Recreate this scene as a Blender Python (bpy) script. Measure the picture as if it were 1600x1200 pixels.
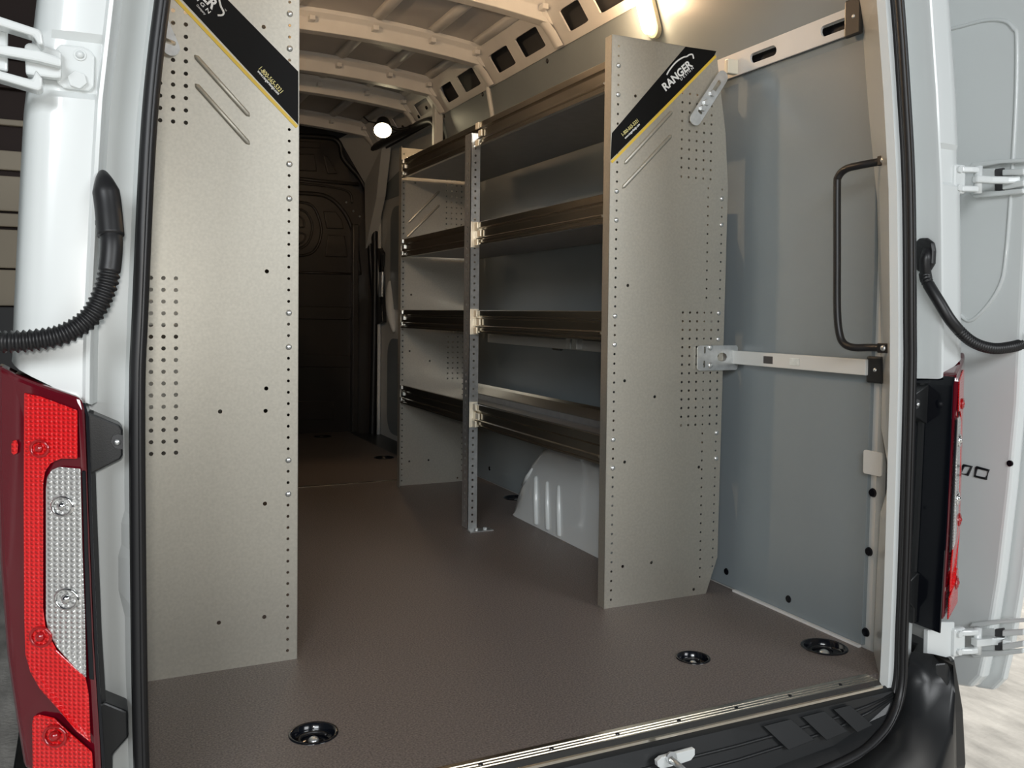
import bpy, math, random
from mathutils import Matrix, Vector, geometry
random.seed(4)
SC = bpy.context.scene
for o in list(bpy.data.objects): bpy.data.objects.remove(o, do_unlink=True)
COL = SC.collection
# ---------------------------------------------------------------- camera
F, CX, CY = 1390.0, 800.0, 530.0
CAM = Vector((-0.796, -1.375, 0.79))
ROT = (Matrix.Rotation(math.radians(-24.985), 3, 'Z') @ Matrix.Rotation(math.radians(88.284), 3, 'X')
       @ Matrix.Rotation(math.radians(0.623), 3, 'Z'))
cd = bpy.data.cameras.new('camera'); cam = bpy.data.objects.new('camera', cd); COL.objects.link(cam)
cd.sensor_width = 36; cd.lens = F / 1600 * 36; cd.shift_y = -(600 - CY) / 1600
cd.clip_start = 0.02; cd.clip_end = 100
cam.matrix_world = Matrix.Translation(CAM) @ ROT.to_4x4()
SC.camera = cam
# ---------------------------------------------------------------- light
VS = SC.view_settings
VS.view_transform = 'Standard'; VS.look = 'None'; VS.gamma = 1.0; VS.exposure = 0.0
try: VS.use_curve_mapping = False
except Exception: pass
W = bpy.data.worlds.new('world'); SC.world = W; W.use_nodes = True
W.node_tree.nodes['Background'].inputs[0].default_value = (0.80, 0.88, 1.0, 1)
W.node_tree.nodes['Background'].inputs[1].default_value = 0.05
def area(name, loc, target, sx, sy, power, col):
    d = bpy.data.lights.new(name, 'AREA'); d.shape = 'RECTANGLE'; d.size = sx; d.size_y = sy
    d.energy = power; d.color = col
    o = bpy.data.objects.new(name, d); COL.objects.link(o); o.location = loc
    o.rotation_euler = (Vector(target) - Vector(loc)).to_track_quat('-Z', 'Y').to_euler()
    return o
area('unseen_workshop_light', (-4.2, -7.2, 3.3), (0.5, 0.8, 0.4), 3.4, 2.0, 380, (0.93, 0.97, 1.0))
area('unseen_workshop_light', (3.2, -6.6, 3.3), (-0.4, 0.8, 0.5), 3.0, 2.0, 200, (0.95, 0.98, 1.0))  # unseen fill, added to brighten the left shelf panel from the front
area('unseen_workshop_light', (5.0, 2.5, 3.6), (5.0, 2.5, -0.7), 3.5, 6.0, 330, (1.0, 0.97, 0.92))  # unseen overhead light, added to brighten the ground at the right
area('phone_flash', CAM + Vector((-.02, -.06, .07)), CAM + ROT @ Vector((0, -.05, -1)), .06, .06, 7.0, (1.0, 0.98, 0.94))
WARM = (1.0, 0.65, 0.37)

# ---------------------------------------------------------------- pixel helpers
def ray(u, v): return ROT @ Vector(((u - CX) / F, -(v - CY) / F, -1.0))
def PX(u, v, x): d = ray(u, v); return CAM + d * ((x - CAM.x) / d.x)
def PY(u, v, y): d = ray(u, v); return CAM + d * ((y - CAM.y) / d.y)
def PZ(u, v, z=0.0): d = ray(u, v); return CAM + d * ((z - CAM.z) / d.z)
MID = 0.028                                       # centre line of the van

# ---------------------------------------------------------------- materials
MATS = {}
def mat(name, col, rough=0.5, metal=0.0, coat=0.0, noise=None, bump=None, spec=0.5, trans=0.0, emit=None, aniso=0):
    m = bpy.data.materials.new(name); m.use_nodes = True; nt = m.node_tree; b = nt.nodes['Principled BSDF']
    b.inputs['Base Color'].default_value = (*col, 1); b.inputs['Roughness'].default_value = rough
    b.inputs['Metallic'].default_value = metal; b.inputs['Coat Weight'].default_value = coat
    b.inputs['Coat Roughness'].default_value = 0.08
    b.inputs['Specular IOR Level'].default_value = spec; b.inputs['Transmission Weight'].default_value = trans
    if emit:
        b.inputs['Emission Color'].default_value = (*emit[0], 1); b.inputs['Emission Strength'].default_value = emit[1]
    tc = nt.nodes.new('ShaderNodeTexCoord')
    if noise:                                     # (scale, amount, detail, vector scale)
        n = nt.nodes.new('ShaderNodeTexNoise'); n.inputs['Scale'].default_value = noise[0]; n.inputs['Detail'].default_value = noise[2]
        mp = nt.nodes.new('ShaderNodeMapping'); mp.inputs['Scale'].default_value = noise[3] if len(noise) > 3 else (1, 1, 1)
        nt.links.new(tc.outputs['Object'], mp.inputs[0]); nt.links.new(mp.outputs[0], n.inputs['Vector'])
        r = nt.nodes.new('ShaderNodeValToRGB')
        r.color_ramp.elements[0].position = 0.3; r.color_ramp.elements[1].position = 0.7
        lo = [max(0, c * (1 - noise[1])) for c in col]; hi = [min(1, c * (1 + noise[1])) for c in col]
        r.color_ramp.elements[0].color = (*lo, 1); r.color_ramp.elements[1].color = (*hi, 1)
        nt.links.new(n.outputs['Fac'], r.inputs[0]); nt.links.new(r.outputs[0], b.inputs['Base Color'])
    if bump:                                      # ('noise', scale, strength, dist) or ('grid', scale, strength, dist)
        bp = nt.nodes.new('ShaderNodeBump'); bp.inputs['Strength'].default_value = bump[2]; bp.inputs['Distance'].default_value = bump[3]
        if bump[0] == 'noise':
            n = nt.nodes.new('ShaderNodeTexNoise'); n.inputs['Scale'].default_value = bump[1]; n.inputs['Detail'].default_value = 3
            nt.links.new(tc.outputs['Object'], n.inputs['Vector']); nt.links.new(n.outputs['Fac'], bp.inputs['Height'])
        else:
            hs = []
            for ax in ('X', 'Z'):
                w = nt.nodes.new('ShaderNodeTexWave'); w.bands_direction = ax; w.inputs['Scale'].default_value = bump[1]
                nt.links.new(tc.outputs['Object'], w.inputs['Vector']); hs.append(w)
            mx = nt.nodes.new('ShaderNodeMath'); mx.operation = 'MULTIPLY'
            nt.links.new(hs[0].outputs['Fac'], mx.inputs[0]); nt.links.new(hs[1].outputs['Fac'], mx.inputs[1])
            nt.links.new(mx.outputs[0], bp.inputs['Height'])
        nt.links.new(bp.outputs[0], b.inputs['Normal'])
    MATS[name] = m; return m
mat('white_paint', (0.71, 0.74, 0.735), 0.28, coat=0.5)
mat('white_inner', (0.66, 0.67, 0.65), 0.42)
mat('roof_sheet', (0.50, 0.48, 0.46), 0.38, noise=(3, .12, 3))
mat('roof_white', (0.74, 0.73, 0.71), 0.40, noise=(9, .05, 3))
mat('wall_board', (0.222, 0.258, 0.276), 0.36, noise=(2.2, .06, 4), bump=('noise', 420, .12, .0006))
mat('floor_board', (0.172, 0.145, 0.132), 0.50, noise=(260, .5, 4), bump=('noise', 420, .4, .0012))
mat('bulkhead', (0.036, 0.031, 0.026), 0.34, noise=(3, .08, 3))
mat('panel_steel', (0.53, 0.505, 0.44), 0.44, metal=0.72, noise=(160, .06, 5), bump=('noise', 600, .12, .0004))
mat('aluminium', (0.66, 0.62, 0.55), 0.22, metal=1.0, noise=(40, .06, 4, (30, .6, 30)))
mat('tray_steel', (0.30, 0.30, 0.30), 0.42, metal=0.5, noise=(30, .08, 4))
mat('zinc', (0.74, 0.76, 0.76), 0.30, metal=0.85, noise=(60, .10, 4))
mat('cream_plate', (0.85, 0.80, 0.66), 0.35, metal=0.2)
mat('rubber', (0.012, 0.012, 0.013), 0.42)
mat('black_plastic', (0.016, 0.017, 0.018), 0.36, bump=('noise', 500, .2, .0006))
mat('gloss_black', (0.004, 0.005, 0.008), 0.15)
mat('decal_black', (0.006, 0.006, 0.006), 0.55, spec=.15)
mat('decal_yellow', (0.80, 0.55, 0.06), 0.4)
mat('print_yellow', (0.80, 0.72, 0.30), 0.4)
mat('print_white', (0.86, 0.86, 0.84), 0.4)
mat('lens_dark', (0.10, 0.002, 0.008), 0.10, coat=1.0)
mat('lens_red', (0.75, 0.006, 0.008), 0.16, coat=1.0, bump=('grid', 55, .9, .003))
mat('lens_clear', (0.72, 0.72, 0.70), 0.15, metal=0.55, coat=1.0, bump=('grid', 45, .9, .003))
mat('bulb_red', (0.35, 0.004, 0.006), 0.12, coat=1.0)
mat('chrome', (0.85, 0.85, 0.85), 0.10, metal=1.0)
mat('concrete', (0.60, 0.57, 0.52), 0.75, noise=(11, .32, 10, (1, .4, 1)), bump=('noise', 60, .5, .006))
mat('line_yellow', (0.75, 0.52, 0.06), 0.7, noise=(20, .3, 4))
mat('bow_dark', (0.05, .045, .04), .6)
mat('dark_brown', (0.028, 0.014, 0.010), 0.7)
mat('tan_panel', (0.42, 0.36, 0.27), 0.6)
mat('dark_grey', (0.05, 0.05, 0.052), 0.6)
mat('lamp_glow', (1, .95, .8), 0.3, emit=((1.0, 0.86, 0.55), 14.0))
mat('lamp_body', (0.80, 0.74, 0.55), 0.3)

# ---------------------------------------------------------------- mesh building
LOC = {}
def tag(o, label=None, cat=None, group=None, kind=None):
    if label: o['label'] = label
    if cat: o['category'] = cat
    if group: o['group'] = group
    if kind: o['kind'] = kind
    return o
def empty(name, loc, label=None, cat=None, group=None, kind=None):
    o = bpy.data.objects.new(name, None); COL.objects.link(o); o.location = loc; o.empty_display_size = .05
    LOC[o.name] = Vector(loc); return tag(o, label, cat, group, kind)
def put(name, me, m, parent=None, bevel=0.0, smooth=False, seg=2):
    o = bpy.data.objects.new(name, me); COL.objects.link(o)
    if m and not me.materials: me.materials.append(MATS[m])
    if parent is not None:
        o.parent = parent; o.matrix_parent_inverse = Matrix.Translation(-LOC.get(parent.name, Vector((0, 0, 0))))
    if smooth:
        for p in me.polygons: p.use_smooth = True
    if bevel:
        b = o.modifiers.new('bevel', 'BEVEL'); b.width = bevel; b.segments = seg; b.limit_method = 'ANGLE'; b.angle_limit = math.radians(35)
    return o
class MB:
    def __init__(s): s.v = []; s.f = []
    def add(s, vs, fs):
        n = len(s.v); s.v += [tuple(v) for v in vs]; s.f += [tuple(i + n for i in f) for f in fs]; return s
    def box(s, x0, x1, y0, y1, z0, z1):
        return s.add([(x0,y0,z0),(x1,y0,z0),(x1,y1,z0),(x0,y1,z0),(x0,y0,z1),(x1,y0,z1),(x1,y1,z1),(x0,y1,z1)],
                     [(0,3,2,1),(4,5,6,7),(0,1,5,4),(1,2,6,5),(2,3,7,6),(3,0,4,7)])
    def loft(s, secs, closed=False, cap=False):
        n = len(secs[0]); vs = [p for c in secs for p in c]; fs = []
        m = n if closed else n - 1
        for i in range(len(secs) - 1):
            for j in range(m):
                a, b = i * n + j, i * n + (j + 1) % n; fs.append((a, b, b + n, a + n))
        if cap: fs.append(tuple(range(n))[::-1]); fs.append(tuple(range((len(secs) - 1) * n, len(secs) * n)))
        return s.add(vs, fs)
    def prism(s, pts, d):                          # polygon pts (3-D) pushed along vector d
        d = Vector(d); a = [Vector(p) for p in pts]
        return s.loft([a, [p + d for p in a]], closed=True, cap=True)
    def tube(s, path, r, n=10, cap=True, squash=None):
        P = [Vector(p) for p in path]; secs = []; up = None
        for i, p in enumerate(P):
            t = (P[min(i + 1, len(P) - 1)] - P[max(i - 1, 0)]).normalized()
            if up is None:
                up = Vector((0, 0, 1)) if abs(t.z) < .9 else Vector((1, 0, 0))
            a = t.cross(up).normalized(); up = a.cross(t).normalized()
            rr = r[i] if isinstance(r, (list, tuple)) else r
            secs.append([p + (a * math.cos(2 * math.pi * k / n) + up * math.sin(2 * math.pi * k / n)) * rr for k in range(n)])
        return s.loft(secs, closed=True, cap=cap)
    def disc(s, c, nrm, r, h, n=12, r2=None):
        c = Vector(c); nrm = Vector(nrm).normalized(); a = nrm.orthogonal().normalized(); b = nrm.cross(a)
        r2 = r if r2 is None else r2
        ring = lambda q, rr: [q + (a * math.cos(2 * math.pi * k / n) + b * math.sin(2 * math.pi * k / n)) * rr for k in range(n)]
        return s.loft([ring(c, r), ring(c + nrm * h, r2)], closed=True, cap=True)
    def dome(s, c, nrm, r, h, n=12):
        c = Vector(c); nrm = Vector(nrm).normalized(); a = nrm.orthogonal().normalized(); b = nrm.cross(a); secs = []
        for q in range(5):
            t = q / 4 * math.pi / 2; rr = max(r * math.cos(t), r * .03)
            secs.append([c + nrm * h * math.sin(t) + (a * math.cos(2 * math.pi * k / n) + b * math.sin(2 * math.pi * k / n)) * rr for k in range(n)])
        return s.loft(secs, closed=True, cap=True)
    def mirrored(s):
        m = MB(); m.v = [(2 * MID - x, y, z) for x, y, z in s.v]; m.f = [tuple(reversed(f)) for f in s.f]; return m
    def mesh(s, name):
        me = bpy.data.meshes.new(name); me.from_pydata(s.v, [], s.f); me.validate(); me.update()
        import bmesh
        bm = bmesh.new(); bm.from_mesh(me); bmesh.ops.recalc_face_normals(bm, faces=bm.faces); bm.to_mesh(me); bm.free()
        return me
    def build(s, name, m, parent=None, bevel=0.0, smooth=False, seg=2): return put(name, s.mesh(name), m, parent, bevel, smooth, seg)
def smooth_path(pts, n=8):
    P = [Vector(p) for p in pts]; out = []
    for i in range(len(P) - 1):
        a, b, c, d = P[max(i - 1, 0)], P[i], P[i + 1], P[min(i + 2, len(P) - 1)]
        for k in range(n):
            t = k / n
            out.append(.5 * ((2 * b) + (c - a) * t + (2 * a - 5 * b + 4 * c - d) * t * t + (3 * b - a - 3 * c + d) * t ** 3))
    out.append(P[-1]); return out
def circ(x, y, r, n=8): return [(x + r * math.cos(2 * math.pi * k / n), y + r * math.sin(2 * math.pi * k / n)) for k in range(n)]
def slot(x, y, w, h, n=6, ang=0):                  # rounded slot outline, w along local x
    r = min(w, h) / 2; o = []; dx, dy = w / 2 - r, h / 2 - r
    for cx, cy, a0 in ((dx, dy, 0), (-dx, dy, 90), (-dx, -dy, 180), (dx, -dy, 270)):
        for k in range(n // 2 + 1):
            a = math.radians(a0 + 90 * k / (n // 2)); o.append((cx + r * math.cos(a), cy + r * math.sin(a)))
    c, s_ = math.cos(ang), math.sin(ang); q = []
    for px, py in o:
        p = (x + px * c - py * s_, y + px * s_ + py * c)
        if not q or (abs(p[0] - q[-1][0]) + abs(p[1] - q[-1][1])) > 1e-6: q.append(p)
    if abs(q[0][0] - q[-1][0]) + abs(q[0][1] - q[-1][1]) < 1e-6: q.pop()
    return q
def rrect(x0, x1, y0, y1, r, n=4):
    o = []
    for cx, cy, a0 in ((x1 - r, y1 - r, 0), (x0 + r, y1 - r, 90), (x0 + r, y0 + r, 180), (x1 - r, y0 + r, 270)):
        for k in range(n + 1):
            a = math.radians(a0 + 90 * k / n); o.append((cx + r * math.cos(a), cy + r * math.sin(a)))
    return o
def inside(p, poly):
    x, y = p; c = False; j = len(poly) - 1
    for i in range(len(poly)):
        xi, yi = poly[i]; xj, yj = poly[j]
        if (yi > y) != (yj > y) and x < (xj - xi) * (y - yi) / (yj - yi) + xi: c = not c
        j = i
    return c
def plate(outline, holes, t, frame):
    """flat sheet with real holes; frame(a, b, n) maps plane coordinates to the world"""
    V = [Vector(p) for p in outline]; E = []; loops = [list(range(len(outline)))]
    for h in holes:
        k = len(V); V += [Vector(p) for p in h]; loops.append(list(range(k, k + len(h))))
    for L in loops: E += [(L[i], L[(i + 1) % len(L)]) for i in range(len(L))]
    vs, es, fs, ov, oe, of = geometry.delaunay_2d_cdt(V, E, [], 0, 1e-7)
    hb = [(min(p[0] for p in h), max(p[0] for p in h), min(p[1] for p in h), max(p[1] for p in h), h) for h in holes]
    F_ = []
    for f in fs:
        c = sum((vs[i] for i in f), Vector((0, 0))) / len(f)
        if not inside(c, outline): continue
        if any(b[0] <= c.x <= b[1] and b[2] <= c.y <= b[3] and inside(c, b[4]) for b in hb): continue
        F_.append(tuple(f))
    n = len(vs); m = MB()
    m.v = [tuple(frame(p.x, p.y, 0)) for p in vs] + [tuple(frame(p.x, p.y, t)) for p in vs]
    m.f = list(F_) + [tuple(i + n for i in reversed(f)) for f in F_]
    cnt = {}
    for f in F_:
        for i in range(len(f)):
            e = (f[i], f[(i + 1) % len(f)]); k = tuple(sorted(e)); cnt.setdefault(k, []).append(e)
    for k, es_ in cnt.items():
        if len(es_) == 1: a, b = es_[0]; m.f.append((b, a, a + n, b + n))
    return m
def text_mesh(body, p0, p1, h, y, grow=0.0, up=None):
    """flat lettering on a plane facing -Y: baseline from p0 to p1 (x, z), cap height h"""
    cu = bpy.data.curves.new('t', 'FONT'); cu.body = body; cu.offset = grow; cu.resolution_u = 3; cu.size = 1
    o = bpy.data.objects.new('t', cu); COL.objects.link(o)
    dg = bpy.context.evaluated_depsgraph_get(); me = bpy.data.meshes.new_from_object(o.evaluated_get(dg))
    bpy.data.objects.remove(o); bpy.data.curves.remove(cu)
    xs = [v.co.x for v in me.vertices]; ys = [v.co.y for v in me.vertices]
    x0, x1, y1 = min(xs), max(xs), max(ys)
    a = Vector((p1[0] - p0[0], p1[1] - p0[1])); u = up or Vector((-a.y, a.x)).normalized()
    for v in me.vertices:
        s_ = (v.co.x - x0) / (x1 - x0); t = v.co.y / y1 * h
        v.co = (p0[0] + a.x * s_ + u.x * t, y, p0[1] + a.y * s_ + u.y * t)
    me.update(); return me

# ================================================================ THE SETTING
# ground of the workshop and its far wall
g = MB().box(-12, 22, -8, 24, -.78, -.68).build('ground', 'concrete'); tag(g, 'pale scuffed concrete workshop ground around the van', 'ground', kind='structure')
MB().box(1.9, 9, 1.72, 1.82, -.68, -.678).build('floor_line', 'line_yellow', g)
wb = MB().box(-9, 1.0, 7.2, 7.4, -.68, 4.2).build('wall_back', 'dark_brown'); tag(wb, 'dark workshop wall behind tan slatted door', 'wall', kind='structure')
zz = [-.2, .36, .79, 1.44, 1.47, 1.575, 1.89, 1.92, 2.10, 2.28]
for z0, z1 in ((.80, 1.10), (1.115, 1.435), (1.46, 1.57), (1.59, 1.88), (1.93, 2.09), (2.30, 2.35)):
    MB().box(-4.5, -.6, 7.14, 7.2, z0, z1).build('door_slat', 'tan_panel', wb, .01)
MB().box(-4.5, -.6, 7.05, 7.2, -.68, .79).build('door_base', 'dark_grey', wb, .01)
for z0 in (2.6, 2.85, 3.1): MB().box(-4.5, -.6, 7.1, 7.2, z0, z0 + .04).build('cross_beam', 'dark_brown', wb)

# cargo floor
FX0, FX1 = 2 * MID - .846, .846
fl = MB().box(FX0 - .06, FX1 + .10, .02, 4.42, -.05, -.016).build('floor', 'black_plastic'); tag(fl, 'dark textured load floor of the van', 'floor', kind='structure')
FX1 = .858
CUPS = [(490, 1146, .042), (1083, 1028, .036), (1288, 1011, .05), (504, 682, .05), (600, 715, .05), (806, 778, .05)]
cuts = []
for u, v, r in CUPS: p = PZ(u, v, 0); cuts.append((p.x, p.y, r))
ff = lambda a, b, n: Vector((a, b, -n))
plate([(FX0, .045), (FX1, .045), (FX1, 2.598), (FX0, 2.598)], [circ(x, y, r, 28) for x, y, r in cuts if y < 2.6], .016, ff).build('floor_board', 'floor_board', fl)
plate([(FX0, 2.606), (FX1, 2.606), (FX1, 2.95), (.69, 2.95), (.684, 4.335), (FX0, 4.335)], [circ(x, y, r, 28) for x, y, r in cuts if y > 2.6], .016, ff).build('floor_board', 'floor_board', fl)
MB().box(FX0, FX1, 2.592, 2.612, -.004, .0025).build('seam_strip', 'aluminium', fl, .001)
# sill trim
tr = MB().loft([[(x, .048, .0035), (x, .012, .0035), (x, .004, -.004), (x, 0.0, -.005), (x, .0, -.010), (x, .012, -.02), (x, .048, -.01)] for x in (-.745, .735)], closed=True, cap=True).build('trim_1', 'aluminium', None)
tag(tr, 'aluminium edge strip along the rear load sill', 'sill trim', kind='structure')
for k in range(-3, 14):
    x = -.45 + k * .139 - .3
    if -.7 < x < .73: MB().dome((x, .028, .0035), (0, 0, 1), .005, .002, 10).build('rivet', 'gloss_black', tr)
for k in range(3): MB().box(-.744, .734, .018 + k * .009, .0205 + k * .009, .0035, .0045).build('grip_ridge', 'aluminium', tr)

# ---- walls: section of the inner side (x offset from MID, z)
WSEC = [(.820, -.03), (.826, .3), (.834, .9), (.826, 1.45), (.805, 1.56), (.755, 1.82), (.735, 1.90), (.70, 1.95)]
def wx(z):
    for (a, z0), (b, z1) in zip(WSEC, WSEC[1:]):
        if z <= z1: return a + (b - a) * (z - z0) / (z1 - z0)
    return WSEC[-1][0]
def wall(sgn, y0, y1, name, label):
    off = .02
    secs = [[(MID + sgn * (wx(z) + off), y, z) for a, z in WSEC] + [(MID + sgn * (wx(z) + off + .03), y, z) for a, z in reversed(WSEC)] for y in (y0, y1)]
    w = MB().loft(secs, closed=True, cap=True).build(name, 'white_inner', None); tag(w, label, 'wall', kind='structure'); return w
wr = wall(1, .16, 2.92, 'wall_right', 'white sheet metal van side behind grey lining boards')
wl = wall(-1, .16, 4.42, 'wall_left', 'white sheet metal van side behind the left shelving')
def board(parent, sgn, y0, y1, z0, z1, name='wall_board', t=.012, extra=0.0):
    zs = [z0] + [z for a, z in WSEC if z0 < z < z1] + [z1]
    secs = []
    for y in (y0, y1):
        secs.append([(MID + sgn * (wx(z) + .008), y, z) for z in zs] + [(MID + sgn * (wx(z) + .008 + t), y, z) for z in reversed(zs)])
    return MB().loft(secs, closed=True, cap=True).build(name, 'wall_board', parent, .0015)
board(wr, 1, .175, 2.90, .004, 1.468)
board(wr, 1, .175, 2.30, 1.528, 1.818)
board(wr, 1, 2.335, 2.90, 1.528, 1.818)
board(wl, -1, .175, 4.3, .004, 1.468)
board(wl, -1, .175, 4.3, 1.528, 1.818)
MB().tube([(MID + wx(z) + .006, 2.318, z) for z in (1.45, 1.6, 1.8, 1.86)], .013, 8).build('body_rib', 'white_inner', wr, 0, True)
# white foot bead where the lining meets the floor
MB().box(.846, .855, .175, .64, 0, .006).build('edge_bead', 'roof_white', wr)
# plugs
def on_wall(u, v, dz=0.0):
    x = .85
    for _ in range(4): p = PX(u, v, x); x = MID + wx(p.z) + .008
    return PX(u, v, x)
for u, v in ((1135, 893), (1232, 936), (1352, 988), (1363, 770), (1357, 862), (855, 95), (1008, 16), (765, 732), (694, 181), (754, 147)):
    p = on_wall(u, v); MB().disc(p + Vector((.002, 0, 0)), (-1, 0, 0), .011, .004, 16, .009).build('plug', 'gloss_black', wr)
# upper slotted rail
ur = lambda a, b, n: Vector((MID + wx(b) + .002 - n, a, b))
hol = [slot(on_wall(u, v).y, 1.497, .105, .026) for u, v in ((1197, 80), (1312, 37))]
plate([(.20, 1.468), (.20, 1.528), (.76, 1.528), (.76, 1.468)], hol + [circ(.56, 1.492, .003)], .006, ur).build('slotted_rail', 'roof_white', wr)
MB().box(.862, .866, .2, .76, 1.472, 1.524).build('rail_back', 'gloss_black', wr)
def clamp(u0, u1, v0, v1, x):
    p, q = PX(u0, v0, x), PX(u1, v1, x)
    o = MB().box(x - .006, x + .006, min(p.y, q.y), max(p.y, q.y), q.z, p.z).build('rail_clamp', 'black_plastic', wr, .005)
    MB().dome((x - .006, (p.y + q.y) / 2 - .004, (p.z + q.z) / 2), (-1, 0, 0), .005, .003).build('clamp_screw', 'zinc', o)
clamp(1322, 1347, 2, 52, .838); clamp(1356, 1380, 556, 600, .852); clamp(864, 878, 530, 548, .848)
# load lashing rail at half height
MB().box(.838, .849, .165, 2.40, .651, .689).build('lashing_rail', 'white_inner', wr, .002)
for y in (.50, .40, 1.2, 1.3, 1.05): MB().box(.8372, .839, y - .018, y + .018, .660, .680).build('rail_pocket', 'dark_grey' if y == .50 else 'zinc', wr, .0008)
# white plate in the board by the lock side
p, q = PX(1353, 702, .846), PX(1381, 745, .846)
plate(rrect(q.y, p.y, q.z, p.z, .006), [], .004, lambda a, b, n: Vector((.842 - n, a, b))).build('cover_plate', 'white_inner', wr, .0008)

# ---- roof
def zr(x): return 1.995 - .06 * ((x - MID) / .75) ** 2
RX = [MID + .76 * (k / 8 - 1) for k in range(17)]
secs = [[(x, y, zr(x)) for x in RX] + [(x, y, zr(x) + .03) for x in reversed(RX)] for y in (-.02, 4.6)]
ce = MB().loft(secs, closed=True, cap=True).build('ceiling', 'roof_sheet', None, 0, True); tag(ce, 'bare pressed metal roof skin of the van', 'ceiling', kind='structure')
BOWS = [.45, 1.02, 1.62, 2.26, 2.87, 3.27, 4.05]
def zb(x): return 1.912 - .055 * abs((x - MID) / .75) ** 2.2
for y in BOWS:
    secs = []
    for x in RX:
        z = zb(x); h = zr(x) - z
        secs.append([(x, y - .060, z + h), (x, y - .052, z + h * .82), (x, y - .030, z + h * .62), (x, y - .026, z), (x, y + .026, z), (x, y + .03, z + h * .6), (x, y + .055, z + h * .8), (x, y + .06, z + h)])
    bw = MB().loft(secs, closed=True, cap=True).build('roof_bow', 'roof_white', ce, .003)
    for x in (.0, .13, .25, .37, .52, .62):
        MB().disc((x, y + .028, zb(x) + .012), (0, .3, -1), .013, .004, 12, .010).build('bow_hole', 'dark_grey', bw)
    for x in (-.02, .24, .49, .69):
        MB().box(x - .012, x + .012, y - .068, y - .030, zb(x) + .03, zb(x) + .05).build('bow_tab', 'roof_white', bw, .003)
for (y0, y1) in zip(BOWS, BOWS[1:]):
    for x in (-.6, -.35, -.1, .15, .245, .49, .685)[:]:
        if x == .15: continue
        a, b = y0 + .075, y1 - .075
        secs = []
        for y, s_ in ((a, .2), (a + .02, 1), (b - .02, 1), (b, .2)):
            z = zr(x); secs.append([(x - .030, y, z + .002), (x - .018, y, z - .014 * s_), (x - .006, y, z - .020 * s_), (x + .006, y, z - .020 * s_), (x + .018, y, z - .014 * s_), (x + .03, y, z + .002)])
        MB().loft(secs, closed=True, cap=True).build('roof_rib', 'roof_white', ce, 0, True)
# cant rails with cut-outs along the roof edge
for sgn in (1, -1):
    def cf(a, b, n, sgn=sgn):                      # b runs from the board top (0) up and inwards to the roof (1)
        return Vector((MID + sgn * (.765 - .10 * b - n), a, 1.80 + .145 * b - n * .4))
    y0, y1 = .1, 4.3; hs = []
    for yb0, yb1 in zip(BOWS, BOWS[1:]):
        d = yb1 - yb0
        if d > .5: hs += [rrect(yb0 + .09, yb0 + .28, .14, .62, .03), rrect(yb0 + .36, yb1 - .10, .14, .62, .03)]
        else: hs += [rrect(yb0 + .10, yb1 - .10, .2, .6, .03)]
    plate([(y0, -.05), (y1, -.05), (y1, 1), (y0, 1)], hs, .006, cf).build('cant_rail', 'roof_white', ce)
    MB().prism([(MID + sgn * .79, y0, 1.79), (MID + sgn * .79, y1, 1.79), (MID + sgn * .72, y1, 1.955), (MID + sgn * .72, y0, 1.955)], (sgn * .01, 0, .004)).build('outer_skin', 'dark_grey', ce)
    for y in BOWS:
        secs = []
        for k, b in enumerate((-.02, .3, .7, 1.0)):
            c = cf(y, b, .012 + .012 * (b > .5)); secs.append([c + Vector((0, -.03, 0)), c + Vector((-sgn * .012, -.016, -.006)), c + Vector((-sgn * .012, .016, -.006)), c + Vector((0, .03, 0))])
        MB().loft(secs).build('bow_foot', 'roof_white', ce, 0, True)
MB().box(MID - .78, MID + .78, -.02, .10, 1.74, 1.97).build('rear_header', 'white_inner', ce, .01)

# ---- bulkhead
YB = 4.34
bh = MB().prism([(MID - .84, YB, -.05), (MID + .86, YB, -.05), (MID + .86, YB, 1.2), (MID + .80, YB, 1.52), (MID + .68, YB, 1.60), (MID + .62, YB, 1.85), (MID + .50, YB, 1.95), (MID - .50, YB, 1.95), (MID - .84, YB, 1.6)], (0, .05, 0)).build('wall_front', 'bulkhead', None)
tag(bh, 'dark pressed bulkhead partition closing off the cab', 'bulkhead', kind='structure')
MB().box(MID - .84, MID + .86, YB + .05, YB + .09, -.05, 2.0).build('bulkhead_back', 'dark_grey', bh)
XM = PY(440, 350, YB).x                           # axis of the pressed pattern
def bpx(pts): return [PY(u, v, YB) for u, v in pts]
def bead(pts, r=.012, closed=False, name='pressed_bead', m='bulkhead', sm=True):
    P = bpx(pts)
    if closed: P = P + [P[0]]
    P = smooth_path(P, 4) if sm else P
    for mir in ((0, 1) if name != 'frame_seal' else (0,)):
        Q = [Vector((2 * XM - p.x if mir else p.x, p.y - .001, p.z)) for p in P]
        MB().tube(Q, r, 8).build(name, m, bh, 0, True)
bead([(440, 211), (500, 214), (522, 217), (532, 228), (535, 245), (548, 262), (562, 278), (572, 300), (576, 340), (580, 420), (588, 520), (590, 680)], .018, name='frame_seal', m='rubber')
bead([(440, 276), (500, 283), (560, 288)], .012, sm=False)
bead([(440, 301), (490, 303), (512, 308), (530, 322), (545, 345), (556, 380), (562, 430)], .014)
bead([(440, 284), (510, 291), (545, 300), (550, 318)], .008)
def pressed(pts, m='bulkhead', t=.012):
    P = bpx(pts)
    for mir in (0, 1): MB().prism([Vector((2 * XM - p.x if mir else p.x, p.y, p.z)) for p in P], (0, -t, 0)).build('pressed_panel', m, bh, .005)
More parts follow.
